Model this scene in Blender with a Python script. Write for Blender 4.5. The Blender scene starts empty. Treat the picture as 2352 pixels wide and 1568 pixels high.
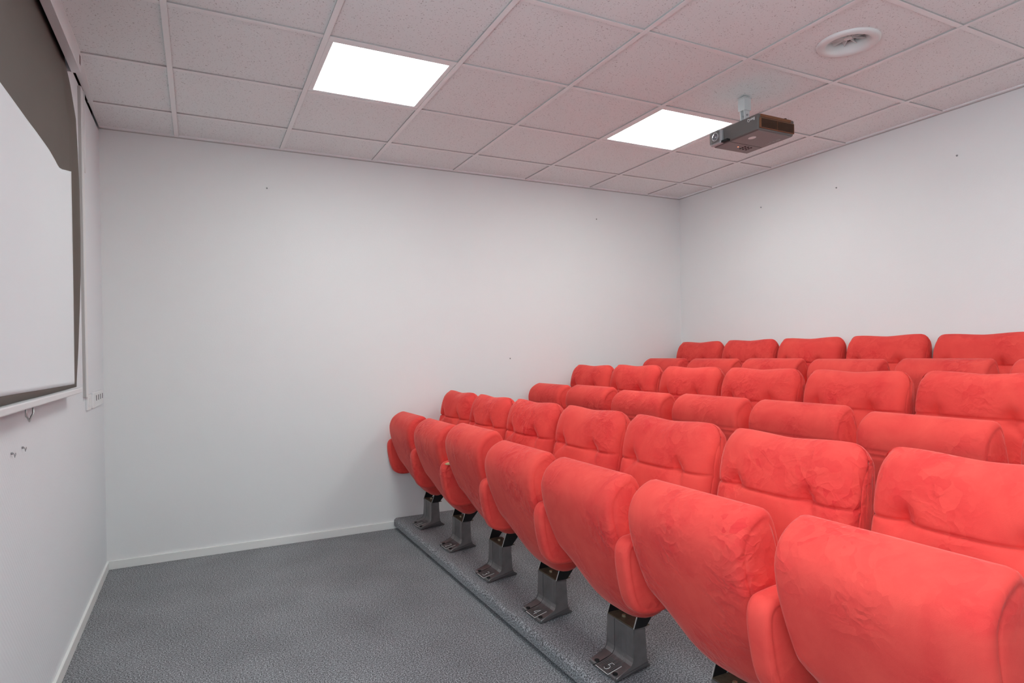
import bpy, bmesh, math, random
from mathutils import Vector, Matrix
random.seed(7)
PI = math.pi
scene = bpy.context.scene
C = scene.collection

# ------------------------------------------------------------------ camera
YAW, PITCH, ROLL = 0.4670, -0.0030, -0.0167
FPX = 1430.94
cam_d = bpy.data.cameras.new('camera')
cam_d.sensor_fit = 'HORIZONTAL'; cam_d.sensor_width = 36.0
cam_d.lens = 36.0 * FPX / 2352.0
cam_d.shift_x = -1.53 / 2352.0
cam_d.shift_y = 27.98 / 2352.0
cam_d.clip_start = 0.02
cam = bpy.data.objects.new('camera', cam_d); C.objects.link(cam)
fw = Vector((math.sin(YAW)*math.cos(PITCH), math.cos(YAW)*math.cos(PITCH), math.sin(PITCH)))
r0 = Vector((math.cos(YAW), -math.sin(YAW), 0)); u0 = r0.cross(fw)
rr = r0*math.cos(ROLL) + u0*math.sin(ROLL); uu = -r0*math.sin(ROLL) + u0*math.cos(ROLL)
M = Matrix((rr, uu, -fw)).transposed().to_4x4()
M.translation = Vector((0.4948, -4.2961, 1.2260))
cam.matrix_world = M
scene.camera = cam

# ------------------------------------------------------------------ world, exposure
w = bpy.data.worlds.new('world'); scene.world = w; w.use_nodes = True
w.node_tree.nodes['Background'].inputs[0].default_value = (0.80, 0.95, 1.04, 1)   # fill daylight that enters by the added window
w.node_tree.nodes['Background'].inputs[1].default_value = 8.2
# unseen window added in the left wall to light the seat fronts; a portal only guides the sampling of its daylight
WY0, WY1, WZ0, WZ1 = -4.80, -3.40, 1.20, 2.35
pl = bpy.data.lights.new('fill_window_portal', 'AREA'); pl.shape = 'RECTANGLE'
pl.size = WZ1-WZ0; pl.size_y = WY1-WY0; pl.cycles.is_portal = True
po = bpy.data.objects.new('fill_window_portal', pl); C.objects.link(po)
po.location = (-0.03, (WY0+WY1)/2, (WZ0+WZ1)/2); po.rotation_euler = (0, -PI/2, 0)
scene.view_settings.view_transform = 'Standard'
scene.view_settings.look = 'None'
scene.view_settings.gamma = 1.0
scene.view_settings.use_curve_mapping = False
scene.view_settings.exposure = 0.08
LAMP = 15.8            # emission of each lit ceiling panel
LAMP_COL = (0.925, 0.995, 0.975)

# ------------------------------------------------------------------ measures
H = 2.564            # ceiling height
XR = 4.353           # right wall
YB = -4.95           # wall behind the camera
GX0, GY0 = 0.397, -0.407   # first ceiling tee lines (x, y)
CELL = 0.6
PZ = 0.074           # first platform height
ROWS = [(1.655, 0.0, 7), (2.742, 0.155, 7), (3.825, 0.325, 6)]
PITCH_Y = 0.532

# ------------------------------------------------------------------ material helpers
def mat(name):
    m = bpy.data.materials.new(name); m.use_nodes = True
    return m, m.node_tree.nodes, m.node_tree.links, m.node_tree.nodes['Principled BSDF']

def simple(name, col, rough=0.6, metal=0.0, spec=0.5, noise=0.0, nscale=30, bump=0.0, bscale=200):
    m, n, l, b = mat(name)
    b.inputs['Base Color'].default_value = (*col, 1)
    b.inputs['Roughness'].default_value = rough
    b.inputs['Metallic'].default_value = metal
    b.inputs['Specular IOR Level'].default_value = spec
    tc = n.new('ShaderNodeTexCoord')
    if noise:
        t = n.new('ShaderNodeTexNoise'); t.inputs['Scale'].default_value = nscale; t.inputs['Detail'].default_value = 5
        l.new(tc.outputs['Object'], t.inputs['Vector'])
        mx = n.new('ShaderNodeMix'); mx.data_type = 'RGBA'
        mx.inputs[6].default_value = (*[c*(1-noise) for c in col], 1)
        mx.inputs[7].default_value = (*[min(1, c*(1+noise)) for c in col], 1)
        l.new(t.outputs['Fac'], mx.inputs[0]); l.new(mx.outputs[2], b.inputs['Base Color'])
    if bump:
        t = n.new('ShaderNodeTexNoise'); t.inputs['Scale'].default_value = bscale; t.inputs['Detail'].default_value = 3
        l.new(tc.outputs['Object'], t.inputs['Vector'])
        bp = n.new('ShaderNodeBump'); bp.inputs['Strength'].default_value = bump; bp.inputs['Distance'].default_value = 0.002
        l.new(t.outputs['Fac'], bp.inputs['Height']); l.new(bp.outputs['Normal'], b.inputs['Normal'])
    return m

def velvet_mat():
    m, n, l, b = mat('red_velvet')
    tc = n.new('ShaderNodeTexCoord'); oi = n.new('ShaderNodeObjectInfo')
    sc = n.new('ShaderNodeMath'); sc.operation = 'MULTIPLY'; sc.inputs[1].default_value = 37.0
    l.new(oi.outputs['Random'], sc.inputs[0])
    va = n.new('ShaderNodeVectorMath'); va.operation = 'ADD'
    l.new(tc.outputs['Object'], va.inputs[0]); l.new(sc.outputs[0], va.inputs[1])
    def noise(scale, detail=4, dist=0.0, rough=0.5, src=va):
        t = n.new('ShaderNodeTexNoise'); t.inputs['Scale'].default_value = scale
        t.inputs['Detail'].default_value = detail; t.inputs['Distortion'].default_value = dist
        t.inputs['Roughness'].default_value = rough
        l.new(src.outputs[0], t.inputs['Vector']); return t
    # coordinates bent by a noise, so that crushed patches get ragged edges
    dn = noise(9, 3)
    ds = n.new('ShaderNodeVectorMath'); ds.operation = 'SCALE'; ds.inputs['Scale'].default_value = 0.16
    l.new(dn.outputs['Color'], ds.inputs[0])
    dv = n.new('ShaderNodeVectorMath'); dv.operation = 'ADD'
    l.new(va.outputs[0], dv.inputs[0]); l.new(ds.outputs[0], dv.inputs[1])
    vo = n.new('ShaderNodeTexVoronoi'); vo.feature = 'F1'; vo.inputs['Scale'].default_value = 34
    l.new(dv.outputs[0], vo.inputs['Vector'])
    sep = n.new('ShaderNodeSeparateColor'); l.new(vo.outputs['Color'], sep.inputs[0])
    mask_n = noise(4.2, 2)
    mask = n.new('ShaderNodeMapRange'); mask.inputs[1].default_value = 0.44; mask.inputs[2].default_value = 0.68
    l.new(mask_n.outputs['Fac'], mask.inputs[0])
    nap = n.new('ShaderNodeMath'); nap.operation = 'MULTIPLY'
    l.new(sep.outputs[0], nap.inputs[0]); l.new(mask.outputs[0], nap.inputs[1])
    big = noise(7, 6, 0.6, 0.6)
    bigr = n.new('ShaderNodeMapRange'); bigr.inputs[1].default_value = 0.35; bigr.inputs[2].default_value = 0.7
    bigr.inputs[3].default_value = 0.0; bigr.inputs[4].default_value = 0.45
    l.new(big.outputs['Fac'], bigr.inputs[0])
    add = n.new('ShaderNodeMath'); add.operation = 'MULTIPLY_ADD'; add.inputs[1].default_value = 0.5
    add.use_clamp = True
    l.new(nap.outputs[0], add.inputs[0]); l.new(bigr.outputs[0], add.inputs[2])
    mx = n.new('ShaderNodeMix'); mx.data_type = 'RGBA'
    mx.inputs[6].default_value = (0.84, 0.090, 0.072, 1)
    mx.inputs[7].default_value = (0.66, 0.030, 0.036, 1)
    l.new(add.outputs[0], mx.inputs[0]); l.new(mx.outputs[2], b.inputs['Base Color'])
    b.inputs['Roughness'].default_value = 0.9
    b.inputs['Specular IOR Level'].default_value = 0.15
    b.inputs['Sheen Weight'].default_value = 0.28
    b.inputs['Sheen Roughness'].default_value = 0.3
    b.inputs['Sheen Tint'].default_value = (1.0, 0.70, 0.64, 1)
    # creases
    cr = noise(11, 3, 0.8)
    c1 = n.new('ShaderNodeMath'); c1.operation = 'SUBTRACT'; c1.inputs[1].default_value = 0.5
    l.new(cr.outputs['Fac'], c1.inputs[0])
    c2 = n.new('ShaderNodeMath'); c2.operation = 'ABSOLUTE'; l.new(c1.outputs[0], c2.inputs[0])
    c3 = n.new('ShaderNodeMapRange'); c3.inputs[1].default_value = 0.0; c3.inputs[2].default_value = 0.06
    c3.inputs[3].default_value = 1.0; c3.inputs[4].default_value = 0.0
    l.new(c2.outputs[0], c3.inputs[0])
    c4 = n.new('ShaderNodeMath'); c4.operation = 'MULTIPLY'
    l.new(c3.outputs[0], c4.inputs[0]); l.new(mask.outputs[0], c4.inputs[1])
    vh = n.new('ShaderNodeMath'); vh.operation = 'MULTIPLY'
    l.new(vo.outputs['Distance'], vh.inputs[0]); l.new(mask.outputs[0], vh.inputs[1])
    s1 = n.new('ShaderNodeMath'); s1.operation = 'MULTIPLY_ADD'; s1.inputs[1].default_value = 0.25
    l.new(c4.outputs[0], s1.inputs[0]); l.new(vh.outputs[0], s1.inputs[2])
    fine = noise(700, 2)
    s2 = n.new('ShaderNodeMath'); s2.operation = 'MULTIPLY_ADD'; s2.inputs[1].default_value = 0.10
    l.new(fine.outputs['Fac'], s2.inputs[0]); l.new(s1.outputs[0], s2.inputs[2])
    bp = n.new('ShaderNodeBump'); bp.inputs['Strength'].default_value = 0.7; bp.inputs['Distance'].default_value = 0.005
    l.new(s2.outputs[0], bp.inputs['Height']); l.new(bp.outputs['Normal'], b.inputs['Normal'])
    return m

def carpet_mat():
    m, n, l, b = mat('grey_carpet')
    tc = n.new('ShaderNodeTexCoord')
    def noise(scale, d=3):
        t = n.new('ShaderNodeTexNoise'); t.inputs['Scale'].default_value = scale; t.inputs['Detail'].default_value = d
        l.new(tc.outputs['Object'], t.inputs['Vector']); return t
    a = noise(190, 5); g = noise(3.2, 5)
    cr = n.new('ShaderNodeValToRGB')
    e = cr.color_ramp.elements
    e[0].position = 0.34; e[0].color = (0.04, 0.04, 0.044, 1)
    e[1].position = 0.66; e[1].color = (0.48, 0.49, 0.52, 1)
    e2 = cr.color_ramp.elements.new(0.5); e2.color = (0.19, 0.192, 0.202, 1)
    l.new(a.outputs['Fac'], cr.inputs[0])
    gr = n.new('ShaderNodeMapRange'); gr.inputs[1].default_value = 0.3; gr.inputs[2].default_value = 0.7
    gr.inputs[3].default_value = 0.92; gr.inputs[4].default_value = 1.16
    l.new(g.outputs['Fac'], gr.inputs[0])
    mu = n.new('ShaderNodeVectorMath'); mu.operation = 'SCALE'
    l.new(cr.outputs[0], mu.inputs[0]); l.new(gr.outputs[0], mu.inputs['Scale'])
    l.new(mu.outputs[0], b.inputs['Base Color'])
    b.inputs['Roughness'].default_value = 0.95
    b.inputs['Specular IOR Level'].default_value = 0.15
    b.inputs['Sheen Weight'].default_value = 0.15
    bp = n.new('ShaderNodeBump'); bp.inputs['Strength'].default_value = 0.9; bp.inputs['Distance'].default_value = 0.004
    l.new(a.outputs['Fac'], bp.inputs['Height']); l.new(bp.outputs['Normal'], b.inputs['Normal'])
    return m

def wall_mat(name, col, weave=False):
    m, n, l, b = mat(name)
    b.inputs['Base Color'].default_value = (*col, 1)
    b.inputs['Roughness'].default_value = 0.75
    b.inputs['Specular IOR Level'].default_value = 0.25
    tc = n.new('ShaderNodeTexCoord')
    t = n.new('ShaderNodeTexNoise'); t.inputs['Scale'].default_value = 110; t.inputs['Detail'].default_value = 4
    l.new(tc.outputs['Object'], t.inputs['Vector'])
    h = t.outputs['Fac']
    if weave:   # diagonal ribbed glass-fibre wallpaper
        wv = n.new('ShaderNodeTexWave'); wv.wave_type = 'BANDS'; wv.bands_direction = 'DIAGONAL'
        wv.inputs['Scale'].default_value = 32; wv.inputs['Distortion'].default_value = 0.6
        l.new(tc.outputs['Object'], wv.inputs['Vector'])
        ad = n.new('ShaderNodeMath'); ad.operation = 'ADD'
        l.new(t.outputs['Fac'], ad.inputs[0]); l.new(wv.outputs['Fac'], ad.inputs[1]); h = ad.outputs[0]
    # faint scuffs with a shape of their own
    s = n.new('ShaderNodeTexNoise'); s.inputs['Scale'].default_value = 2.3; s.inputs['Detail'].default_value = 6
    l.new(tc.outputs['Object'], s.inputs['Vector'])
    mx = n.new('ShaderNodeMix'); mx.data_type = 'RGBA'
    mx.inputs[6].default_value = (*[c*0.985 for c in col], 1); mx.inputs[7].default_value = (*[min(1, c*1.015) for c in col], 1)
    l.new(s.outputs['Fac'], mx.inputs[0]); l.new(mx.outputs[2], b.inputs['Base Color'])
    bp = n.new('ShaderNodeBump'); bp.inputs['Strength'].default_value = 0.18; bp.inputs['Distance'].default_value = 0.002
    l.new(h, bp.inputs['Height']); l.new(bp.outputs['Normal'], b.inputs['Normal'])
    return m

def tile_mat():
    m, n, l, b = mat('mineral_ceiling_tile')
    tc = n.new('ShaderNodeTexCoord')
    t = n.new('ShaderNodeTexNoise'); t.inputs['Scale'].default_value = 150; t.inputs['Detail'].default_value = 2
    l.new(tc.outputs['Object'], t.inputs['Vector'])
    cr = n.new('ShaderNodeValToRGB'); e = cr.color_ramp.elements
    e[0].position = 0.30; e[0].color = (0.52, 0.51, 0.51, 1)
    e[1].position = 0.37; e[1].color = (0.865, 0.885, 0.885, 1)
    l.new(t.outputs['Fac'], cr.inputs[0]); l.new(cr.outputs[0], b.inputs['Base Color'])
    b.inputs['Roughness'].default_value = 0.95; b.inputs['Specular IOR Level'].default_value = 0.1
    bp = n.new('ShaderNodeBump'); bp.inputs['Strength'].default_value = 0.3; bp.inputs['Distance'].default_value = 0.002
    l.new(t.outputs['Fac'], bp.inputs['Height']); l.new(bp.outputs['Normal'], b.inputs['Normal'])
    return m

def emit_mat(name, col, strength):
    m, n, l, b = mat(name)
    b.inputs['Base Color'].default_value = (0.8, 0.8, 0.8, 1)
    b.inputs['Emission Color'].default_value = (*col, 1)
    b.inputs['Emission Strength'].default_value = strength
    return m

VELVET = velvet_mat()
CARPET = carpet_mat()
WALL = wall_mat('white_wall_paint', (0.84, 0.84, 0.84))
WALLW = wall_mat('white_ribbed_wallpaper', (0.80, 0.82, 0.845), True)
TILE = tile_mat()
TEE = simple('white_ceiling_tee', (0.90, 0.90, 0.90), 0.45)
SKIRT = simple('white_baseboard_paint', (0.86, 0.86, 0.84), 0.4, noise=0.01)
LIT = emit_mat('lit_diffuser', LAMP_COL, LAMP)
WHITEP = simple('white_plastic', (0.80, 0.80, 0.80), 0.4, noise=0.01)
CASEW = simple('white_screen_case_enamel', (0.78, 0.77, 0.78), 0.35, noise=0.01)
BLACKFAB = simple('dark_screen_border_fabric', (0.125, 0.105, 0.090), 0.6, spec=0.3, noise=0.06, nscale=5)
SCREENW = simple('matte_white_screen', (0.81, 0.85, 0.88), 0.8, noise=0.01, nscale=3)
DARK = simple('dark_void_black', (0.01, 0.01, 0.01), 0.9)
GAPM = simple('dark_brown_timber', (0.05, 0.022, 0.012), 0.9, noise=0.2)
STEEL = simple('dark_cast_pedestal_metal', (0.22, 0.205, 0.205), 0.38, 0.6, noise=0.28, nscale=22, bump=0.12, bscale=160)
BLACKM = simple('black_painted_steel', (0.012, 0.012, 0.013), 0.4, 0.3, noise=0.2)
BRIGHT = simple('bare_steel_edge', (0.55, 0.55, 0.54), 0.3, 0.9, noise=0.1)
GREYBR = simple('grey_bracket_enamel', (0.30, 0.30, 0.31), 0.5, noise=0.1)
RUST = simple('brown_grimy_plate', (0.11, 0.085, 0.055), 0.6, 0.3, noise=0.5, nscale=60)
GOLD = simple('yellowed_zinc_bolt', (0.55, 0.48, 0.33), 0.35, 0.8, noise=0.1)
ETCH = simple('white_painted_marking', (0.85, 0.85, 0.84), 0.6)
FOAM = simple('yellowed_foam', (0.72, 0.58, 0.30), 0.9, noise=0.2, nscale=150, bump=0.6, bscale=300)
PROJ = simple('brown_black_projector_plastic', (0.115, 0.103, 0.098), 0.38, noise=0.05)
PROJB = simple('matte_grey_projector_base', (0.22, 0.205, 0.20), 0.5, noise=0.04)
PROJS = simple('silver_lens_bezel_plastic', (0.45, 0.45, 0.46), 0.3, 0.3)
PROJG = simple('brown_grille_plastic', (0.17, 0.06, 0.022), 0.45, noise=0.1)
MOUNT = simple('white_mount_enamel', (0.62, 0.62, 0.62), 0.4)
LOGO = simple('silver_logo_print', (0.80, 0.80, 0.80), 0.4)
VENTW = simple('white_vent_enamel', (0.80, 0.79, 0.78), 0.45)
DUCT = simple('dark_duct_brown', (0.05, 0.035, 0.028), 0.8, noise=0.2)
ORANGE = emit_mat('orange_standby_led', (1.0, 0.25, 0.05), 2.0)
gm, gn, gl, gb = mat('lens_glass')
gb.inputs['Base Color'].default_value = (0.15, 0.15, 0.17, 1); gb.inputs['Roughness'].default_value = 0.05
gb.inputs['Coat Weight'].default_value = 1.0; gb.inputs['Metallic'].default_value = 0.4
GLASS = gm

# ------------------------------------------------------------------ object helpers
def link(name, bm, m, parent=None, smooth=False, kind=None):
    bmesh.ops.recalc_face_normals(bm, faces=bm.faces[:])
    me = bpy.data.meshes.new(name); bm.to_mesh(me); bm.free()
    for mm in (m if isinstance(m, (list, tuple)) else [m]): me.materials.append(mm)
    if smooth:
        me.polygons.foreach_set('use_smooth', [True]*len(me.polygons))
    o = bpy.data.objects.new(name, me); C.objects.link(o)
    if parent: o.parent = parent
    if kind: o['kind'] = kind
    return o

def empty(name, loc, label, cat, group=None, rot=(0, 0, 0)):
    o = bpy.data.objects.new(name, None); C.objects.link(o)
    o.empty_display_size = 0.05
    o.location = loc; o.rotation_euler = rot
    o['label'] = label; o['category'] = cat
    if group: o['group'] = group
    return o

def tag(o, label, cat, group=None):
    o['label'] = label; o['category'] = cat
    if group: o['group'] = group
    return o

def box(bm, x0, x1, y0, y1, z0, z1, bev=0.0, seg=2, mi=0):
    r = bmesh.ops.create_cube(bm, size=1)
    vs = r['verts']
    for v in vs:
        v.co = Vector((x0 + (v.co.x+.5)*(x1-x0), y0 + (v.co.y+.5)*(y1-y0), z0 + (v.co.z+.5)*(z1-z0)))
    fs = set(f for v in vs for f in v.link_faces)
    for f in fs: f.material_index = mi
    if bev:
        es = list(set(e for v in vs for e in v.link_edges))
        bmesh.ops.bevel(bm, geom=es, offset=bev, segments=seg, affect='EDGES', profile=0.5)
    return vs

def cyl(bm, c, axis, r, h, seg=24, r2=None, bev=0.0):
    """cylinder starting at c, running h along axis"""
    ax = Vector(axis).normalized()
    q = Vector((0, 0, 1)).rotation_difference(ax)
    mt = Matrix.Translation(Vector(c) + ax*h/2) @ q.to_matrix().to_4x4()
    return bmesh.ops.create_cone(bm, cap_ends=True, segments=seg, radius1=r, radius2=r if r2 is None else r2, depth=h, matrix=mt)['verts']

def extrude_poly(bm, pts, y0, y1, axis='y', mi=0):
    """polygon in (x,z) pushed along y (or (y,z) along x, (x,y) along z)"""
    def P(a, b, t):
        return (a, t, b) if axis == 'y' else ((t, a, b) if axis == 'x' else (a, b, t))
    v0 = [bm.verts.new(P(a, b, y0)) for a, b in pts]
    v1 = [bm.verts.new(P(a, b, y1)) for a, b in pts]
    f = [bm.faces.new(v0), bm.faces.new(v1[::-1])]
    n = len(pts)
    for i in range(n):
        f.append(bm.faces.new((v0[i], v0[(i+1) % n], v1[(i+1) % n], v1[i])))
    for q in f: q.material_index = mi
    return v0 + v1

def tube(bm, pts, r, seg=8):
    pts = [Vector(p) for p in pts]
    rings = []
    for i, p in enumerate(pts):
        a = pts[max(0, i-1)]; b = pts[min(len(pts)-1, i+1)]
        d = (b-a).normalized()
        s = d.cross(Vector((0.12, 0.97, 0.2))).normalized(); t = d.cross(s)
        rings.append([bm.verts.new(p + r*(math.cos(2*PI*k/seg)*s + math.sin(2*PI*k/seg)*t)) for k in range(seg)])
    for a, b in zip(rings, rings[1:]):
        for k in range(seg):
            bm.faces.new((a[k], a[(k+1) % seg], b[(k+1) % seg], b[k]))
    bm.faces.new(rings[0][::-1]); bm.faces.new(rings[-1])

def smooth_loop(ctrl, n):
    """closed Catmull-Rom through control points, resampled to n even points"""
    m = len(ctrl); dense = []
    for i in range(m):
        p0, p1, p2, p3 = [Vector((*ctrl[(i+k-1) % m], 0)) for k in range(4)]
        for s in range(16):
            t = s/16
            q = 0.5*((2*p1) + (p2-p0)*t + (2*p0-5*p1+4*p2-p3)*t*t + (3*p1-p0-3*p2+p3)*t**3)
            dense.append(q)
    L = [0]
    for a, b in zip(dense, dense[1:]+dense[:1]): L.append(L[-1]+(b-a).length)
    out = []; j = 0
    for k in range(n):
        d = L[-1]*k/n
        while L[j+1] < d: j += 1
        a, b = dense[j], dense[(j+1) % len(dense)]
        f = (d-L[j])/max(1e-9, L[j+1]-L[j])
        out.append(a.lerp(b, f))
    return [(p.x, p.y) for p in out]

def cushion(ctrl, y0, y1, r, n=72, m=14, bulge=0.012, seam=0.0035, disp=None, rz=None):
    """padded block: smooth closed XZ profile lofted along y with rounded, piped sides"""
    pts = smooth_loop(ctrl, n)
    area = sum(pts[i][0]*pts[(i+1) % n][1]-pts[(i+1) % n][0]*pts[i][1] for i in range(n))
    sg = 1 if area > 0 else -1
    nor = []
    for i in range(n):
        a = Vector(pts[i-2]); b = Vector(pts[(i+2) % n]); d = (b-a).normalized()
        nor.append(Vector((-d.y, d.x))*sg)           # inward
    cx = sum(p[0] for p in pts)/n; cz = sum(p[1] for p in pts)/n
    st = []   # (distance from end, inset)
    for a in (0, 14, 30, 48, 68, 90):
        t = a*PI/180
        st.append((r*(1-math.sin(t))*1.0, r*(1-math.cos(t))*1.0))
    st = sorted([(r*(1-math.cos(math.radians(a))), r*(1-math.sin(math.radians(a)))) for a in (0, 12, 26, 42, 60, 90)])
    stations = [(y0-0 + (-d), i) for d, i in st]      # y decreasing from y0 (far side)
    for k in range(1, m):
        stations.append((y0-r + (y1-y0+2*r)*k/m, 0.0))
    stations += [(y1+d, i) for d, i in reversed(st)]
    bm = bmesh.new()
    def ring(y, inset, scale=1.0):
        yd = min(y0, max(y1, y)); q_ = []
        for (x, z), nn in zip(pts, nor):
            px, pz = Vector((x, z)) + nn*inset
            if disp: px, pz = disp(px, yd, pz, nn)
            q_.append(Vector((px, pz)))
        if scale != 1.0:
            c_ = sum(q_, Vector((0, 0)))/n
            q_ = [c_ + (q-c_)*scale for q in q_]
        return [bm.verts.new((q.x, y, q.y)) for q in q_]
    rings = []
    for sc, b in ((0.12, 1.0), (0.3, 0.95), (0.55, 0.8), (0.8, 0.45), (0.95, 0.12)):
        rings.append(ring(y0 + bulge*b - 0.0, r, sc))
    rings.append(ring(y0 - 0.001, r + seam))
    for y, i in stations: rings.append(ring(y, i))
    rings.append(ring(y1 + 0.001, r + seam))
    for sc, b in ((0.95, 0.12), (0.8, 0.45), (0.55, 0.8), (0.3, 0.95), (0.12, 1.0)):
        rings.append(ring(y1 - bulge*b, r, sc))
    for a, b in zip(rings, rings[1:]):
        for k in range(n):
            bm.faces.new((a[k], a[(k+1) % n], b[(k+1) % n], b[k]))
    bm.faces.new(rings[0][::-1]); bm.faces.new(rings[-1])
    return bm

def text_bm(s, size, depth, mtx):
    cu = bpy.data.curves.new('txt', 'FONT'); cu.body = s; cu.size = size; cu.extrude = depth
    cu.align_x = 'CENTER'; cu.align_y = 'CENTER'
    to = bpy.data.objects.new('txt', cu); C.objects.link(to)
    dg = bpy.context.evaluated_depsgraph_get()
    me = bpy.data.meshes.new_from_object(to.evaluated_get(dg))
    bpy.data.objects.remove(to); bpy.data.curves.remove(cu)
    me.transform(mtx)
    bm = bmesh.new(); bm.from_mesh(me); bpy.data.meshes.remove(me)
    return bm

# ================================================================== SETTING
bm = bmesh.new(); box(bm, -0.05, XR+0.05, YB-0.05, 0.05, -0.06, 0.0)
link('floor', bm, CARPET, kind='structure')
bm = bmesh.new(); box(bm, -0.05, XR+0.05, 0.0, 0.08, -0.06, H+0.13)
link('wall_far', bm, WALL, kind='structure')
bm = bmesh.new(); box(bm, XR, XR+0.08, YB, 0.05, -0.06, H+0.13)
link('wall_right', bm, WALL, kind='structure')
bm = bmesh.new()
for a in ((YB, WY0, -0.06, H-0.020), (WY1, 0.0, -0.06, H-0.020), (WY0, WY1, -0.06, WZ0), (WY0, WY1, WZ1, H-0.020)):
    box(bm, -0.08, 0.0, *a)
link('wall_left', bm, WALLW, kind='structure')
wf = bmesh.new()
for a in ((WY0, WY0+0.05, WZ0, WZ1), (WY1-0.05, WY1, WZ0, WZ1), (WY0+0.05, WY1-0.05, WZ0, WZ0+0.05), (WY0+0.05, WY1-0.05, WZ1-0.05, WZ1), ((WY0+WY1)/2-0.025, (WY0+WY1)/2+0.025, WZ0+0.05, WZ1-0.05)):
    box(wf, -0.07, -0.04, *a, 0.002, 1)
link('added_fill_window', wf, WHITEP, kind='structure')  # frame of the added opening that brings fill light onto the seats
bm = bmesh.new(); box(bm, -0.12, -0.03, YB, 0.0, H-0.022, H+0.13)
link('trim_1', bm, GAPM, kind='structure')
bm = bmesh.new(); box(bm, -0.08, XR+0.08, YB-0.08, YB, -0.06, H+0.13)
link('wall_back', bm, WALL, kind='structure')
bm = bmesh.new(); box(bm, 0.0, 1.735, -0.012, 0.0, 0.0, 0.050, 0.002, 2)
link('baseboard_far', bm, SKIRT, kind='structure')
bm = bmesh.new(); box(bm, 0.0, 0.012, YB, -0.012, 0.0, 0.050, 0.002, 2)
link('baseboard_left', bm, SKIRT, kind='structure')

# ceiling: recessed mineral tiles, with cut-outs for light panels and the vent tile
xs = [0.0] + [GX0 + CELL*i for i in range(7)] + [XR]
ys = [0.0] + [GY0 - CELL*j for j in range(8)] + [YB]
LIGHTS = [(2, 3), (5, 3), (2, 7), (5, 7)]   # (column, row): between xs[c],xs[c+1] and ys[r-?]
light_cells = []
for cx_, cy_ in ((1.297, -1.307), (3.097, -1.307), (1.297, -3.707), (3.097, -3.707)):
    light_cells.append((cx_, cy_))
VENT_C = (3.085, -2.508)
bm = bmesh.new()
REC = 0.007
for i in range(len(xs)-1):
    for j in range(len(ys)-1):
        x0, x1, y1, y0 = xs[i], xs[i+1], ys[j], ys[j+1]
        mx_, my_ = (x0+x1)/2, (y0+y1)/2
        if any(abs(mx_-a) < 0.1 and abs(my_-b) < 0.1 for a, b in light_cells):
            continue
        if abs(mx_-VENT_C[0]) < 0.2 and abs(my_-VENT_C[1]) < 0.2:
            # tile with a round hole
            z = H + REC; N = 48; R = 0.105
            inner = []; outer = []
            for k in range(N):
                a = 2*PI*k/N; c, s = math.cos(a), math.sin(a)
                inner.append(bm.verts.new((VENT_C[0]+R*c, VENT_C[1]+R*s, z)))
                t = 1/max(abs(c)/((x1-x0)/2), abs(s)/((y1-y0)/2))
                outer.append(bm.verts.new((mx_+t*c, my_+t*s, z)))
            for k in range(N):
                bm.faces.new((inner[k], inner[(k+1) % N], outer[(k+1) % N], outer[k]))
            corners = [(x0, y0), (x1, y0), (x1, y1), (x0, y1)]
            for (qx, qy) in corners:
                a = math.atan2(qy-my_, qx-mx_) % (2*PI); k = int(a/(2*PI)*N)
                bm.faces.new((outer[k], outer[(k+1) % N], bm.verts.new((qx, qy, z))))
            continue
        vs = [bm.verts.new(p) for p in ((x0, y0, H+REC), (x1, y0, H+REC), (x1, y1, H+REC), (x0, y1, H+REC))]
        bm.faces.new(vs)
# upper slab closing the void above the tiles
box(bm, -0.12, XR+0.08, YB-0.08, 0.08, H+0.12, H+0.16)
for f in bm.faces: f.material_index = 0
link('ceiling', bm, TILE, kind='structure')

bm = bmesh.new()
TW = 0.012
SIDE = simple('edge_shade_grey', (0.46, 0.44, 0.43), 0.6)  # darker grey puts the shade on the tees' upright faces into the colour
for x in xs[1:-1]:
    box(bm, x-TW, x+TW, YB, 0.0, H-0.0008, H+0.03, 0.0006, 1)
for y in ys[1:-1]:
    for i in range(len(xs)-1):
        a = xs[i] + (TW+0.0006 if i else 0.0); b = xs[i+1] - (TW+0.0006 if i < len(xs)-2 else 0.0)
        box(bm, a, b, y-TW, y+TW, H, H+0.03, 0.0006, 1)
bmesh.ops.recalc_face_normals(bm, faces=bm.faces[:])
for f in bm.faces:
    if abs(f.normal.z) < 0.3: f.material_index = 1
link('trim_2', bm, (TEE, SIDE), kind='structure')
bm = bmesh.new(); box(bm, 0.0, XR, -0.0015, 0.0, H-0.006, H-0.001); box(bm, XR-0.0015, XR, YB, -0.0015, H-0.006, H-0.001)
link('wall_join_shade', bm, SIDE, kind='structure')  # thin grey strips painted in as the shadow line where walls meet ceiling
bm = bmesh.new()    # perimeter angle
box(bm, 0.004, XR-0.0005, -0.020, 0.0, H-0.001, H+0.025)
box(bm, XR-0.020, XR, YB, -0.020, H-0.001, H+0.025)
extrude_poly(bm, [(0.004, -0.020), (0.006, -0.020), (0.055, -1.02), (0.055, YB), (0.004, YB)], H-0.001, H+0.020, axis='z')
link('trim_3', bm, TEE, kind='structure')

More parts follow.
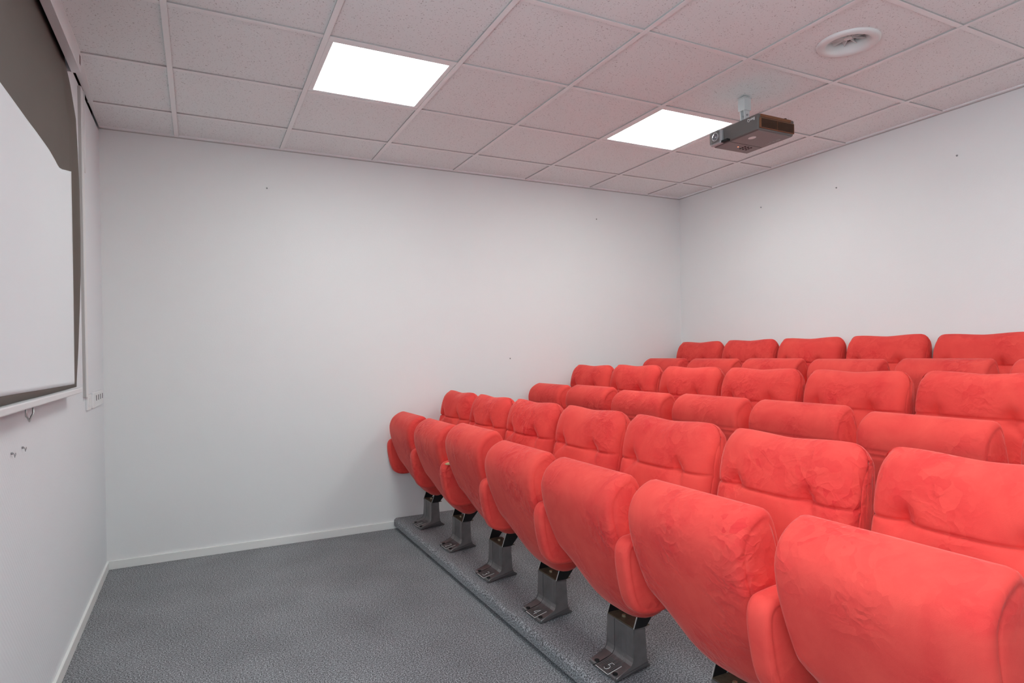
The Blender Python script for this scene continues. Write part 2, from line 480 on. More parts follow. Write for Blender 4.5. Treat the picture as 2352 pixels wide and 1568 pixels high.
# ---------------- stepped seating platform
bm = bmesh.new()
def step_profile(x0, x1, z0, z1, r=0.022):
    p = [(x0+0.04, z0), (x1, z0), (x1, z1), (x0+r, z1)]
    for a in (22, 45, 68, 90):
        t = math.radians(a)
        p.append((x0+r-r*math.sin(t), z1-r+r*math.cos(t)))
    p += [(x0, z0+0.024), (x0+0.006, z0+0.018), (x0+0.04, z0+0.018)]
    return p
extrude_poly(bm, step_profile(1.700, XR-0.001, 0.0005, PZ), YB+0.001, -0.0135)
extrude_poly(bm, step_profile(2.795, XR-0.001, PZ, PZ+0.155), YB+0.001, -0.001)
extrude_poly(bm, step_profile(3.880, XR-0.001, PZ+0.155, PZ+0.325), YB+0.001, -0.001)
tag(link('seating_platform', bm, CARPET), 'grey carpeted stepped platform carrying the rows of red seats', 'platform')

# ================================================================== CEILING FITTINGS
def ceiling_panel(c, label):
    t = empty('ceiling_light', (c[0], c[1], H), label, 'ceiling light', 'lit square ceiling panels')
    bm = bmesh.new()
    o, i = 0.2875, 0.2640
    for (a, b, cc, d) in ((-o, o, -o, -i), (-o, o, i, o), (-o, -i, -i, i), (i, o, -i, i)):
        box(bm, a, b, cc, d, 0.001, 0.012, 0.001, 1)
    box(bm, -o, o, -o, o, 0.020, 0.030)
    link('frame', bm, TEE, t)
    bm = bmesh.new(); box(bm, -i+0.0005, i-0.0005, -i+0.0005, i-0.0005, 0.006, 0.014)
    link('diffuser', bm, LIT, t)
ceiling_panel(light_cells[0], 'lit square ceiling panel nearest the projection screen, with clear ceiling all round')
ceiling_panel(light_cells[1], 'lit square ceiling panel partly hidden behind the ceiling projector')
ceiling_panel(light_cells[2], 'lit square ceiling panel over the front aisle beside the photographer')
ceiling_panel(light_cells[3], 'lit square ceiling panel over the near ends of the seat rows')

# ---------------- swirl vent
vt = empty('ceiling_vent', (VENT_C[0], VENT_C[1], H), 'round white swirl air vent with slanted blades in a ceiling tile', 'vent')
bm = bmesh.new()
prof = [(0.128, 0.0068), (0.127, 0.000), (0.120, -0.006), (0.104, -0.008), (0.092, -0.003), (0.084, 0.010), (0.081, 0.026), (0.080, 0.046)]
rings = []
for r, z in prof:
    rings.append([bm.verts.new((r*math.cos(2*PI*k/64), r*math.sin(2*PI*k/64), z)) for k in range(64)])
for a, b in zip(rings, rings[1:]):
    for k in range(64): bm.faces.new((a[k], a[(k+1) % 64], b[(k+1) % 64], b[k]))
link('rim', bm, VENTW, vt, smooth=True)
bm = bmesh.new(); cyl(bm, (0, 0, 0.022), (0, 0, 1), 0.017, 0.012, 32)
hub = link('hub', bm, VENTW, vt)
bm = bmesh.new(); cyl(bm, (0, 0, 0.0205), (0, 0, 1), 0.008, 0.003, 24)
link('cap', bm, TEE, hub)
NB = 10
for k in range(NB):
    bm = bmesh.new()
    a = 2*PI*k/NB + 0.15
    d = Vector((math.cos(a), math.sin(a), 0)); s = Vector((-math.sin(a), math.cos(a), 0))
    def q(rad, lat, z): return d*rad + s*lat + Vector((0, 0, z))
    pts = []
    for rad, w1 in ((0.014, 0.004), (0.0795, 0.012)):
        pts.append([bm.verts.new(q(rad, -0.0013, 0.0245)), bm.verts.new(q(rad, 0.0013, 0.024)),
                    bm.verts.new(q(rad, w1+0.0013, 0.048)), bm.verts.new(q(rad, w1-0.0013, 0.048))])
    A, B = pts
    for i in range(4): bm.faces.new((A[i], A[(i+1) % 4], B[(i+1) % 4], B[i]))
    bm.faces.new(A[::-1]); bm.faces.new(B)
    link('blade', bm, VENTW, vt)
bm = bmesh.new()
rings = [[bm.verts.new((r*math.cos(2*PI*k/48), r*math.sin(2*PI*k/48), z)) for k in range(48)] for r, z in ((0.0805, 0.045), (0.0805, 0.114))]
for k in range(48): bm.faces.new((rings[0][k], rings[0][(k+1) % 48], rings[1][(k+1) % 48], rings[1][k]))
bm.faces.new(rings[1])
link('duct', bm, DUCT, vt)

# ---------------- projector (hung upside down from the ceiling)
pt = empty('projector', (3.10, -1.955, 2.300), 'dark ceiling-hung projector with silver lens surround, on a short white mount', 'projector')
X0, X1, Y0, Y1, Z1 = -0.130, 0.130, -0.155, 0.155, 0.082
bm = bmesh.new()
box(bm, X0, X1, Y0, Y1, 0.0, Z1, 0.010, 4)
for v in bm.verts:        # lower face slightly smaller than the middle
    if v.co.z < 0.02: v.co.x *= 0.975; v.co.y *= 0.98
link('body', bm, PROJ, pt, smooth=False)
bm = bmesh.new(); box(bm, X0+0.012, X1-0.012, Y0+0.010, Y1-0.010, -0.0015, 0.004, 0.001, 1)
base = link('lower_cover', bm, PROJB, pt)
bm = bmesh.new()
box(bm, X0+0.012, X1-0.02, 0.035, 0.0365, -0.0022, 0.001)
link('panel_line', bm, DARK, base)
for i in range(3):
    for j in range(3):
        bm = bmesh.new(); cyl(bm, (0.015+i*0.022, 0.062+j*0.017, -0.003), (0, 0, 1), 0.0055, 0.003, 16)
        link('button', bm, DARK, base)
bm = bmesh.new(); cyl(bm, (-0.018, 0.079, -0.003), (0, 0, 1), 0.0035, 0.003, 12)
link('indicator_light', bm, ORANGE, base)
bm = bmesh.new(); cyl(bm, (-0.062, -0.055, -0.0025), (0, 0, 1), 0.016, 0.002, 28)
for v in bm.verts: v.co.y = -0.055 + (v.co.y+0.055)*1.35
link('badge', bm, LOGO, base)
# faint raised lettering, too worn to read, kept as its visible strokes
bm = bmesh.new()
for st in [[(0.076, -0.02), (0.089, -0.014), (0.095, -0.017)], [(0.081, -0.03), (0.095, -0.024), (0.087, -0.041), (0.075, -0.047)], [(0.088, -0.045), (0.084, -0.055)], [(0.079, -0.064), (0.096, -0.058)], [(0.089, -0.055), (0.086, -0.067)], [(0.087, -0.071), (0.095, -0.071), (0.08, -0.087)], [(0.083, -0.088), (0.083, -0.094), (0.093, -0.089), (0.093, -0.083), (0.083, -0.088)], [(0.085, -0.098), (0.099, -0.092)]]:
    tube(bm, [(x, y, -0.0018) for x, y in st], 0.0011, 6)
link('lettering', bm, simple('faint_grey_print', (0.50, 0.48, 0.47), 0.5), base)
# grille on the side facing the camera (-Y)
bm = bmesh.new()
box(bm, X0+0.010, X1-0.006, Y0-0.004, Y0+0.006, 0.010, 0.062, 0.003, 2)
gr = link('side_grille', bm, PROJG, pt)
for k in range(13):
    bm = bmesh.new(); z = 0.014+k*0.0034
    box(bm, X0+0.018, -0.002, Y0-0.0056, Y0-0.003, z, z+0.0014)
    box(bm, 0.002, X1-0.014, Y0-0.0056, Y0-0.003, z, z+0.0014)
    link('slat', bm, DARK, gr)
bm = bmesh.new(); box(bm, X0+0.016, X1-0.028, Y0-0.003, Y0+0.02, 0.064, 0.079, 0.002, 2)
link('top_grille', bm, PROJG, pt)
# lens end on the screen side (-X), at the far end
bm = bmesh.new()
box(bm, X0-0.020, X0+0.010, 0.072, 0.153, 0.000, 0.078, 0.012, 4)
lens = link('lens_housing', bm, PROJS, pt, smooth=False)
bm = bmesh.new(); box(bm, X0-0.0215, X0-0.012, 0.078, 0.147, 0.006, 0.072, 0.009, 4)
link('bezel', bm, PROJ, lens)
bm = bmesh.new()
cyl(bm, (X0-0.027, 0.106, 0.040), (1, 0, 0), 0.022, 0.012, 36)
link('lens_ring', bm, PROJS, lens)
bm = bmesh.new()
bmesh.ops.create_uvsphere(bm, u_segments=28, v_segments=14, radius=0.018, matrix=Matrix.Translation((X0-0.0255, 0.106, 0.040)) @ Matrix.Diagonal((0.35, 1, 1, 1)))
link('lens', bm, GLASS, lens, smooth=True)
bm = bmesh.new(); box(bm, X0-0.018, X0+0.004, 0.030, 0.072, 0.001, 0.012, 0.002, 2)
link('focus_slot', bm, DARK, pt)
bm = text_bm('BenQ', 0.020, 0.0005, Matrix.Translation((X0-0.0008, -0.112, 0.062)) @ Matrix.Rotation(PI, 4, 'X') @ Matrix.Rotation(-PI/2, 4, 'Z') @ Matrix.Rotation(PI/2, 4, 'X'))
link('logo', bm, LOGO, pt)
for (x, y) in ((-0.10, 0.06), (-0.10, 0.025)):
    bm = bmesh.new(); cyl(bm, (x, y, Z1-0.001), (0, 0, 1), 0.007, 0.004, 16)
    link('screw', bm, DARK, pt)
bm = bmesh.new(); cyl(bm, (0.10, -0.12, Z1-0.001), (0, 0, 1), 0.006, 0.012, 16); cyl(bm, (0.10, -0.12, Z1+0.010), (0, 0, 1), 0.010, 0.005, 16)
link('foot', bm, DARK, pt)
bm = bmesh.new()
mx0, mx1, my0, my1 = 0.012, 0.060, 0.058, 0.104
box(bm, mx0, mx1, my0, my1, 0.196, 0.266, 0.001, 1)
box(bm, mx0-0.004, mx1+0.004, my0-0.004, my1+0.004, 0.2605, 0.2635)
mo = link('ceiling_mount', bm, MOUNT, pt)
bm = bmesh.new()
extrude_poly(bm, [(0.016, 0.196), (0.056, 0.196), (0.052, 0.150), (0.056, 0.090), (0.010, 0.090), (0.020, 0.150)], 0.066, 0.070)
extrude_poly(bm, [(0.016, 0.196), (0.056, 0.196), (0.052, 0.150), (0.056, 0.090), (0.010, 0.090), (0.020, 0.150)], 0.092, 0.096)
box(bm, -0.03, 0.07, 0.045, 0.115, 0.0815, 0.088, 0.001, 1)
arm_ = link('mount_bracket', bm, MOUNT, mo)
for z in (0.172, 0.120):
    bm = bmesh.new(); cyl(bm, (0.036, 0.060, z), (0, 1, 0), 0.005, 0.042, 14); link('bolt', bm, GREYBR, mo)

# ================================================================== PROJECTION SCREEN
sc = empty('projection_screen', (0.0, -1.02, 2.47), 'pull-down projection screen with dark border hanging on the left wall', 'projection screen')
OX, OY, OZ = 0.0, 1.02, -2.47     # children are built in world numbers, shifted here
def sl(name, bm, m, parent=None, smooth=False):
    for v in bm.verts: v.co += Vector((OX, OY, OZ))
    return link(name, bm, m, parent or sc, smooth)
YS0, YS1 = -1.02, -3.22
bm = bmesh.new()
box(bm, 0.052, 0.057, YS1, YS0, 2.478, H-0.003, 0.001, 1)
box(bm, 0.022, 0.0565, YS1, YS0, 2.472, 2.479, 0.001, 1)
box(bm, 0.001, 0.0565, YS0-0.004, YS0, 2.473, H-0.003)
box(bm, 0.001, 0.0565, YS1, YS1+0.004, 2.473, H-0.003)
box(bm, 0.001, 0.052, YS1, YS0, H-0.008, H-0.003)
case = sl('case', bm, CASEW)
bm = bmesh.new(); box(bm, 0.0568, 0.0576, -1.062, -1.040, 2.500, 2.540); sl('end_slot', bm, simple('slot_brown', (0.12, 0.07, 0.06), 0.7), case)
bm = bmesh.new(); cyl(bm, (0.024, YS0-0.006, 2.522), (0, -1, 0), 0.019, 2.18, 24)
sl('roller', bm, DARK)
def lerp_t(tab, t):
    if t <= tab[0][0]: return tab[0][1]
    for (a, va), (b, vb) in zip(tab, tab[1:]):
        if t <= b:
            f = (t-a)/(b-a); f = f*f*(3-2*f) if False else f
            return va + (vb-va)*f
    return tab[-1][1]
EDGE_X = [(1.09, 0.030), (1.115, 0.030), (1.27, 0.039), (1.45, 0.047), (1.58, 0.052), (1.75, 0.054), (1.95, 0.053), (2.10, 0.050), (2.25, 0.045), (2.40, 0.026), (2.475, 0.012), (2.53, 0.008)]
def fab_x(y, z):
    d = -1.10 - y            # distance in from the free edge
    e = lerp_t(EDGE_X, z)
    inner = 0.031 + 0.008*min(1, max(0, (d-0.1)/1.2))
    if z > 2.2: inner += (0.004-inner)*min(1, (z-2.2)/0.27)
    k = max(0.0, 1 - d/0.075); k = k*k*(3-2*k)
    return inner + (e-inner)*k + 0.0015*math.sin(d*9+z*2)*min(1, d)
BORD = [(-3.3, 1.945), (-2.2, 1.957), (-2.0, 1.963), (-1.8, 1.967), (-1.6, 1.966), (-1.49, 1.959), (-1.445, 1.9545), (-1.41, 1.954), (-1.35, 1.964), (-1.275, 1.981), (-1.16, 2.006), (-1.09, 2.01)]
ycols = [-1.10, -1.107, -1.114, -1.122, -1.130, -1.140, -1.150, -1.160]
y = -1.16
while y > -3.06: y -= 0.0145 if y > -1.6 else 0.03; ycols.append(y)
ycols += [-3.12, -3.17, -3.20]
def sheet(cols, zf0, zf1, nz, off=0.0, th=0.0009):
    bm = bmesh.new()
    F = []; Bk = []
    for y in cols:
        a, b = zf0(y), zf1(y)
        zz = [a + (b-a)*k/nz for k in range(nz+1)]
        F.append([bm.verts.new((fab_x(y, z)+off+th/2, y, z)) for z in zz])
        Bk.append([bm.verts.new((fab_x(y, z)+off-th/2, y, z)) for z in zz])
    n = len(cols)
    for i in range(n-1):
        for k in range(nz):
            bm.faces.new((F[i][k], F[i+1][k], F[i+1][k+1], F[i][k+1]))
            bm.faces.new((Bk[i][k], Bk[i][k+1], Bk[i+1][k+1], Bk[i+1][k]))
        bm.faces.new((F[i][0], Bk[i][0], Bk[i+1][0], F[i+1][0])); bm.faces.new((F[i][nz], F[i+1][nz], Bk[i+1][nz], Bk[i][nz]))
    for k in range(nz):
        bm.faces.new((F[0][k], F[0][k+1], Bk[0][k+1], Bk[0][k])); bm.faces.new((F[-1][k], Bk[-1][k], Bk[-1][k+1], F[-1][k+1]))
    return bm
bt = lambda y: lerp_t(BORD, y)
bm = sheet(ycols, lambda y: 1.108, lambda y: 2.530, 60)
fabric = sl('border_fabric', bm, BLACKFAB, smooth=True)
wcols = [y for y in ycols if -3.10 <= y <= -1.159]
bm = sheet(wcols, lambda y: 1.126 + 0.012*(-y-1.16)/1.2 - 0.004, bt, 60, off=0.0012)
sl('white_surface', bm, SCREENW, fabric, smooth=True)
bm = bmesh.new(); box(bm, 0.030, 0.058, -3.23, -1.135, 1.085, 1.1065, 0.004, 3)
bar = sl('bottom_bar', bm, CASEW)
bm = bmesh.new()
tube(bm, [(0.046, -2.050, 1.087), (0.046, -2.048, 1.062), (0.046, -2.032, 1.057), (0.046, -2.012, 1.045), (0.046, -1.985, 1.058), (0.046, -1.962, 1.064), (0.046, -1.962, 1.087)], 0.0028, 8)
sl('pull_handle', bm, BRIGHT, bar, smooth=True)

# ---------------- cable trunking, outlets and hooks on the left wall
t = empty('cable_trunking', (0.0, -0.685, 1.042), 'slim white cable trunking running down the left wall beside the screen', 'trunking')
bm = bmesh.new(); box(bm, 0.0, 0.012, -0.034, 0.030, 0.0, 1.488, 0.001, 1); link('channel', bm, WHITEP, t)
bm = bmesh.new(); box(bm, 0.0118, 0.0145, -0.028, 0.024, 0.0, 1.488, 0.0008, 1); link('lid', bm, WHITEP, t)
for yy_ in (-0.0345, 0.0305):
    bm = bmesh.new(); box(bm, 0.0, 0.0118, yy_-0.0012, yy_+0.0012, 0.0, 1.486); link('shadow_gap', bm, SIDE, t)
bm = bmesh.new(); tube(bm, [(0.008, 0.045+0.014*math.sin(k/9*PI/2), 1.10+k*0.045) for k in range(10)], 0.006, 8)
tag(link('loose_cable', bm, WHITEP, smooth=True), 'loose white cable end beside the top of the wall trunking', 'cable').location = (0.0, -0.66, 1.042)
t = empty('wall_socket', (0.0, -0.595, 1.012), 'small white wall socket directly below the cable trunking', 'wall socket')
bm = bmesh.new(); box(bm, 0.0, 0.010, -0.055, 0.055, -0.038, 0.038, 0.003, 3); link('plate', bm, WHITEP, t)
bm = bmesh.new(); box(bm, 0.0095, 0.0115, -0.030, 0.030, -0.022, 0.022, 0.001, 1); link('cover', bm, WHITEP, t)
t = empty('network_outlet', (0.0, -0.310, 1.012), 'wide white wall outlet plate with four dark slots by the corner', 'wall outlet')
bm = bmesh.new(); box(bm, 0.0, 0.011, -0.175, 0.185, -0.040, 0.040, 0.003, 3); link('plate', bm, WHITEP, t)
for k in range(4):
    bm = bmesh.new(); box(bm, 0.0105, 0.0118, -0.073+k*0.074, -0.057+k*0.074, -0.006, 0.022); link('slot', bm, simple('slot_dark', (0.03, 0.03, 0.03), 0.7), t)
def wall_hook(y, z, label):
    bm = bmesh.new()
    tube(bm, [(0.0, 0, 0), (0.006, 0, 0.0), (0.008, 0, -0.004), (0.009, 0, -0.012), (0.010, 0.004, -0.006), (0.010, 0.006, 0.0)], 0.0012, 6)
    cyl(bm, (0.0, 0, 0), (1, 0, 0), 0.0035, 0.005, 10)
    o = link('wall_hook', bm, GREYBR, smooth=True); o.location = (0.0, y, z)
    tag(o, label, 'hook', 'small wall hooks under the screen')
wall_hook(-2.006, 0.953, 'small bent metal hook under the screen, the one nearer the camera')
wall_hook(-1.880, 0.954, 'small bent metal hook under the screen, the one nearer the far corner')
def wall_screw(p, ax, label):
    bm = bmesh.new(); cyl(bm, (0, 0, 0), ax, 0.0055, 0.004, 12, r2=0.004)
    cyl(bm, Vector(ax)*0.003, ax, 0.0022, 0.005, 8)
    o = link('wall_screw', bm, GREYBR); o.location = p
    tag(o, label, 'screw', 'screws left in the walls')
wall_screw((XR, -0.903, 2.298), (-1, 0, 0), 'tiny screw high on the right wall, closest to the room corner')
wall_screw((XR, -1.533, 2.295), (-1, 0, 0), 'tiny screw high on the right wall, below the projector')
wall_screw((XR, -2.281, 2.296), (-1, 0, 0), 'tiny screw high on the right wall, nearest the right picture edge')
wall_screw((3.460, 0, 2.314), (0, -1, 0), 'tiny screw high on the far wall near its right corner')
wall_screw((0.906, 0, 2.307), (0, -1, 0), 'tiny pale screw high on the left half of the far wall')
wall_screw((2.639, 0, 1.175), (0, -1, 0), 'tiny screw low on the far wall above the front row seats')

# ================================================================== SEATS
# profiles are (x from the seat's front, z above its platform)
def Z(L): return [(x, z-PZ) for x, z in L]
SEATP = Z([(0.100, .828), (.060, .818), (.022, .790), (.002, .752), (-.002, .715), (.006, .660), (.026, .595), (.054, .525), (.086, .455), (.122, .390),
           (.168, .325), (.215, .285), (.255, .290), (.270, .330), (.252, .400), (.222, .490), (.196, .580), (.174, .660), (.156, .725), (.132, .800)])
ARMP = Z([(.060, .640), (.022, .632), (.003, .605), (.001, .560), (.010, .500), (.024, .445), (.048, .406), (.095, .389), (.160, .392), (.230, .415),
          (.275, .450), (.288, .500), (.288, .600), (.265, .648), (.220, .653), (.140, .647)])
BACKP = Z([(.452, .960), (.414, .950), (.386, .925), (.369, .890), (.358, .850), (.348, .800), (.338, .740), (.318, .650), (.300, .560), (.290, .490), (.300, .440), (.340, .420),
           (.400, .430), (.440, .480), (.460, .580), (.476, .700), (.486, .800), (.490, .870), (.484, .925)])
SEAM_Z = .791 - PZ
def back_disp(px, y, pz, nn):
    yy = (y+0.322)/0.243      # -1..1 across
    front = max(0.0, nn.x)    # inward normal points +x on the front face
    edge = max(0.0, 1-yy*yy)
    if pz > .86-PZ:
        k = min(1, (pz-(.86-PZ))/0.08)
        pz += k*(0.0045*math.cos((abs(yy)-0.70)*4.2) - 0.002) - k*0.018*max(0, abs(yy)-0.80)**2/0.04
    if front > 0.0:
        fr = min(1.0, front/0.5)
        px += 0.034*(abs(yy)**5)*fr
    if front > 0.3:
        px += 0.009*math.exp(-((pz-SEAM_Z)/0.0042)**2)
        px += 0.003*math.exp(-((pz-SEAM_Z)/0.02)**2)
        for ty in (-0.175, -0.435):
            d2 = ((y-ty)/0.040)**2 + ((pz-(SEAM_Z+0.004))/0.034)**2
            px += 0.024*math.exp(-d2)
            # crease running up and out from each tuft
            side = 1 if ty > -0.3 else -1
            ly = (y-ty)*side; lz = pz-SEAM_Z
            if lz > 0: px += 0.010*math.exp(-((ly+lz*0.10)/0.014)**2)*math.exp(-(lz/0.06)**2)
            if lz < 0: px += 0.007*math.exp(-((ly+lz*0.8)/0.012)**2)*math.exp(-(lz/0.07)**2)
    return px, pz
def seat_disp_a(px, y, pz, nn):
    yy = (y+0.312)/0.225
    if nn.x > 0.3: px -= 0.006*(1-yy*yy)
    k = min(1.0, max(0.0, (.52-PZ-pz)/0.20)); k = k*k*(3-2*k)     # rounded lower corners
    pz += k*0.105*min(1.0, abs(yy))**3.2
    return px, pz
def seat_disp_b(px, y, pz, nn):      # second row: two stitched lines under the roll
    px, pz = seat_disp_a(px, y, pz, nn)
    if nn.x > 0.3:
        for zc in (.690-PZ, .668-PZ):
            px += 0.0055*math.exp(-((pz-zc)/0.0040)**2)
    return px, pz

def mesh_of(bm, m, name):
    bmesh.ops.recalc_face_normals(bm, faces=bm.faces[:])
    me = bpy.data.meshes.new(name); bm.to_mesh(me); bm.free(); me.materials.append(m)
    me.polygons.foreach_set('use_smooth', [True]*len(me.polygons))
    return me

seat_a = mesh_of(cushion(SEATP, -0.092, -0.535, 0.022, n=96, m=16, disp=seat_disp_a), VELVET, 'seat_cushion')
seat_b = mesh_of(cushion(SEATP, -0.092, -0.535, 0.022, n=190, m=16, disp=seat_disp_b), VELVET, 'seat_cushion_stitched')
back_m = mesh_of(cushion(BACKP, -0.079, -0.566, 0.024, n=240, m=56, bulge=0.004, disp=back_disp), VELVET, 'backrest')
arm_m = mesh_of(cushion(ARMP, -0.012, -0.080, 0.018, n=80, m=4, bulge=0.004, seam=0.002), VELVET, 'armrest')

def make_pedestal(t):
    """cast foot with front and rear flange under the seat's middle; y centre -0.307"""
    yc, hw = -0.318, 0.082
    bm = bmesh.new()
    prof = [(.094, .002), (.092, .005), (.092, .014), (.096, .018), (.165, .034), (.178, .040), (.186, .050), (.190, .064), (.190, .168),
            (.243, .164), (.243, .060), (.247, .044), (.256, .030), (.278, .018), (.290, .010), (.291, .002)]
    extrude_poly(bm, [(x, z) for x, z in prof], yc+hw, yc-hw)
    es = [e for e in bm.edges if abs(e.verts[0].co.y-e.verts[1].co.y) < 1e-6 and min(abs(v.co.y-(yc-hw)) for v in e.verts) < 1e-6 or
          abs(e.verts[0].co.y-e.verts[1].co.y) < 1e-6 and min(abs(v.co.y-(yc+hw)) for v in e.verts) < 1e-6]
    bmesh.ops.bevel(bm, geom=es, offset=0.003, segments=2, affect='EDGES')
    for v in bm.verts:        # rear flange narrows
        if v.co.x > .25: v.co.y = yc + (v.co.y-yc)*(1-0.45*min(1, (v.co.x-.25)/.04))
    # round the flange's front corners
    for v in bm.verts:
        if v.co.x < .125:
            d = abs(v.co.y-yc)
            if d > hw-0.025:
                f = (d-(hw-0.025))/0.025
                v.co.x += 0.022*f*f*max(0, min(1, (.125-v.co.x)/.025))
    ped = link('pedestal', bm, STEEL, t)
    # ribs on the front face, running on down the flange
    def strip(y0, y1, up, x0=.100, ztop=.162):
        b_ = bmesh.new()
        pts = [(x0, .018+(x0-.096)*.232), (.165, .034), (.178, .040), (.186, .050), (.190, .064), (.190, ztop)]
        outer = [(x0, pts[0][1]+up), (.165-up*.3, .034+up), (.178-up*.5, .040+up*.9), (.186-up*.8, .050+up*.6), (.190-up, .064), (.190-up, ztop)]
        inner = [(x0, pts[0][1]-.001), (.166, .033), (.179, .039), (.187, .049), (.191, .064), (.191, ztop)]
        extrude_poly(b_, outer + inner[::-1], y0, y1)
        return b_
    bm = bmesh.new()
    for k in range(9):
        y = yc + 0.026 - k*0.0078
        q_ = strip(y, y-0.0036, .0008); me_ = bpy.data.meshes.new('t'); q_.to_mesh(me_); q_.free(); bm.from_mesh(me_); bpy.data.meshes.remove(me_)
    link('ribs', bm, STEEL, ped)
    link('joint_line', strip(yc+0.0340, yc+0.0318, .0004, .093, .166), DARK, ped)
    for y in (yc+0.047, yc-0.064):
        bm = bmesh.new(); cyl(bm, (.120, y, .0215), (0, 0, 1), 0.0092, 0.0028, 22); link('bolt_hole', bm, DARK, ped)
    # upper channel: two slanting side plates and a floor plate
    bm = bmesh.new(); box(bm, .192, .262, yc-hw+0.004, yc+hw-0.004, .1685, .1715); link('top_plate', bm, RUST, ped)
    bm = bmesh.new(); cyl(bm, (.222, yc+0.018, .1715), (0, 0, 1), 0.0075, 0.008, 6)
    link('bolt', bm, GOLD, ped)
    for s in (1, -1):
        y = yc + s*(hw-0.003)
        bm = bmesh.new(); pl = [(.192, .168), (.246, .168), (.300, .230), (.330, .330), (.262, .330), (.222, .250)]
        extrude_poly(bm, pl, y-0.0015, y+0.0015); sp = link('side_plate', bm, BLACKM, ped)
        bm = bmesh.new(); extrude_poly(bm, [(.1905, .168), (.193, .168), (.2235, .251), (.2635, .331), (.261, .331), (.2210, .251)], y-0.0018, y+0.0018)
        link('plate_edge', bm, BRIGHT, sp)
    return ped

def make_seat():
    t = empty('cinema_seat', (0, 0, 0), '', 'cinema seat')
    for nm, me in (('seat_cushion', seat_a), ('backrest', back_m), ('armrest', arm_m)):
        o = bpy.data.objects.new(nm, me); C.objects.link(o); o.parent = t
    make_pedestal(t)
    bm = bmesh.new()
    box(bm, .262, .302, -0.530, -0.085, .250, .288, 0.003, 2)
    box(bm, .225, .300, -0.205, -0.185, .225, .262, 0.002, 1)
    fr = link('seat_beam', bm, GREYBR, t)
    bm = bmesh.new(); cyl(bm, (.225, -0.168, .225), (1, 0, 0), 0.012, 0.03, 16); link('rubber_stop', bm, DARK, fr)
    return t

proto = make_seat()
def copy_tree(o, parent=None):
    c = o.copy(); C.objects.link(c); c.parent = parent
    for ch in list(o.children): copy_tree(ch, c)
    return c
# small differences between the real seats: row, index -> cushion (dy, dz, tilt)
VAR = {(0, 0): (0.0, 0.0, 0), (0, 1): (-.010, 0.0, 0), (0, 2): (-.018, .022, 0.0), (0, 3): (.006, -.010, 0), (0, 4): (.012, -.012, 0), (0, 5): (.004, -.004, 0), (0, 6): (-.004, .008, 0),
       (1, 0): (.008, 0.0, 0), (1, 1): (0, .008, 0), (1, 3): (-.012, 0.002, 0), (1, 5): (.006, -.012, 0)}
ORD = ['first', 'second', 'third', 'fourth', 'fifth', 'sixth', 'seventh']
spots = []
for r, (x0, dz, n) in enumerate(ROWS):
    for k in range(n): spots.append((r, k, x0, -k*PITCH_Y, PZ+dz))
FRONT_LAB = ['red velvet tip-up seat against the far wall, front row, foot marked 1',
             'red velvet tip-up seat in the front row with foot marked 2',
             'red velvet tip-up seat with foot marked 3, just past the torn armrest, front row',
             'red velvet tip-up seat in the front row with foot marked 4',
             'red velvet tip-up seat in the front row with foot marked 5',
             'red velvet tip-up seat in the front row, second nearest the camera',
             'large wrinkled red velvet tip-up seat nearest the camera, front row']
seats = {}
for i, (r, k, x, y, z) in enumerate(spots):
    o = proto if i == 0 else copy_tree(proto)
    o.location = (x, y, z)
    if r == 0:
        o['label'] = FRONT_LAB[k]; o['group'] = 'front row of tip-up seats'
    elif r == 1:
        o['label'] = f'red tip-up seat in the middle row, {ORD[k]} from the far wall'; o['group'] = 'middle row of tip-up seats'
    else:
        o['label'] = f'deep red tip-up seat in the back row against the wall, {ORD[k]} from the far wall'; o['group'] = 'back row of tip-up seats'
    seats[(r, k)] = o
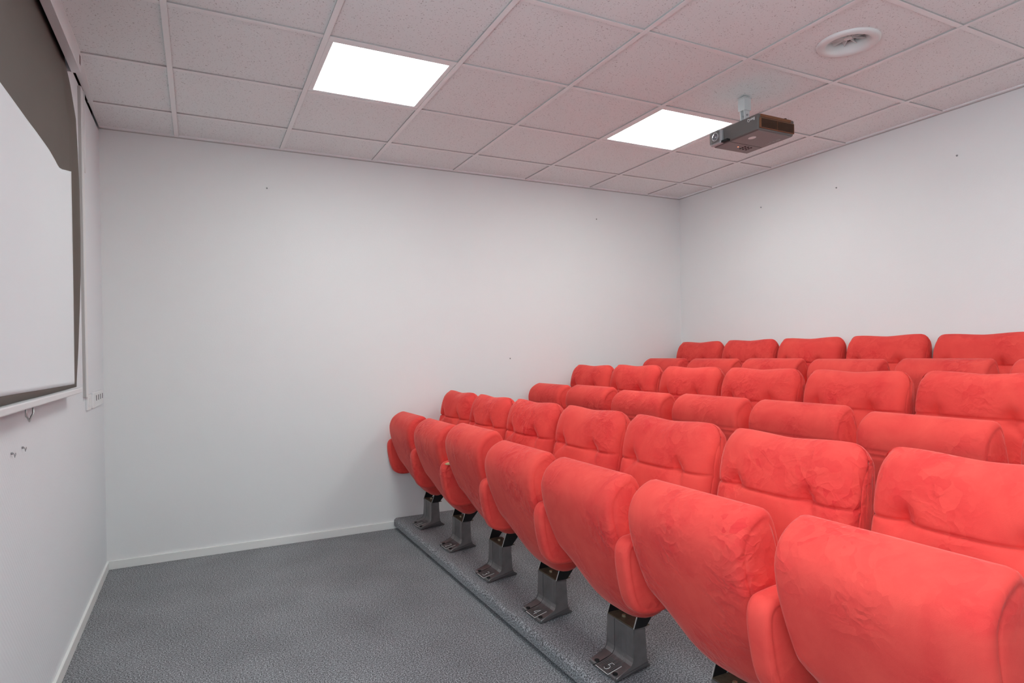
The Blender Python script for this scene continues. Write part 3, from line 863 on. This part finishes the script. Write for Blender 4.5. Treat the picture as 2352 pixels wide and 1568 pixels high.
for (r, k), o in seats.items():
    for ch in o.children:
        if ch.name.startswith('seat_cushion'):
            if r == 1: ch.data = seat_b
            dy, dz, tl = VAR.get((r, k), (0, 0, 0))
            if r and (r, k) not in VAR: dy = random.uniform(-.004, .004); dz = random.uniform(-.004, .004)
            ch.location = (0, dy, dz)
        if ch.name.startswith('backrest'):
            ch.location = (0, random.uniform(-.003, .003), random.uniform(-.004, .004))

# numbers painted on the feet (read from the front: up is away from the screen)
STROKES = {1: [[(.5, 0), (.5, 1)]],
           2: [[(.1, .78), (.2, .93), (.45, 1.0), (.72, .93), (.82, .75), (.72, .52), (.1, 0), (.88, 0)]],
           3: [[(.1, .85), (.3, .98), (.55, 1), (.78, .88), (.78, .65), (.6, .54), (.4, .52)], [(.4, .52), (.68, .48), (.85, .32), (.8, .12), (.55, 0), (.3, .02), (.1, .15)]],
           4: [[(.68, 0), (.68, 1), (.05, .30), (.92, .30)]],
           5: [[(.82, 1), (.25, 1), (.15, .56), (.45, .62), (.75, .52), (.86, .30), (.72, .08), (.42, 0), (.1, .10)]]}
for num in range(1, 6):
    o = seats[(0, num-1)]
    ped = [c for c in o.children if c.name.startswith('pedestal')][0]
    bm = bmesh.new()
    hgt, wid = 0.036, 0.026
    bx, by = 0.110, -0.335 + 0.013
    zt = lambda x: .0186+(x-.096)*.232
    def P(u, v): return (bx + v*hgt, by - u*wid, zt(bx+v*hgt)+.0010)
    for st in STROKES[num]:
        tube(bm, [P(u, v) for u, v in st], 0.0010, 6)
    link('seat_number', bm, ETCH, ped)
    bm = bmesh.new()
    tube(bm, [(.099, -0.292, zt(.099)), (.099, -0.368, zt(.099))], 0.0009, 6)
    tube(bm, [(.099, -0.368, zt(.099)), (.158, -0.368, zt(.158))], 0.0009, 6)
    link('marking_line', bm, ETCH, ped)

# torn corner with bare foam on the armrest before seat 3
arm3 = [c for c in seats[(0, 2)].children if c.name.startswith('armrest')][0]
bm = bmesh.new()
bmesh.ops.create_icosphere(bm, subdivisions=3, radius=1.0)
for v in bm.verts:
    c = v.co
    n_ = 1 + 0.12*math.sin(c.x*7+c.y*5)*math.cos(c.z*6)
    v.co = Vector((0.060 + c.x*0.046*n_, -0.074 + c.y*0.012*n_, .629-PZ + c.z*0.0085*n_ + 0.0*c.x))
fo = link('exposed_foam', bm, FOAM, arm3, smooth=True)
fo['label'] = 'yellow foam showing through a tear'
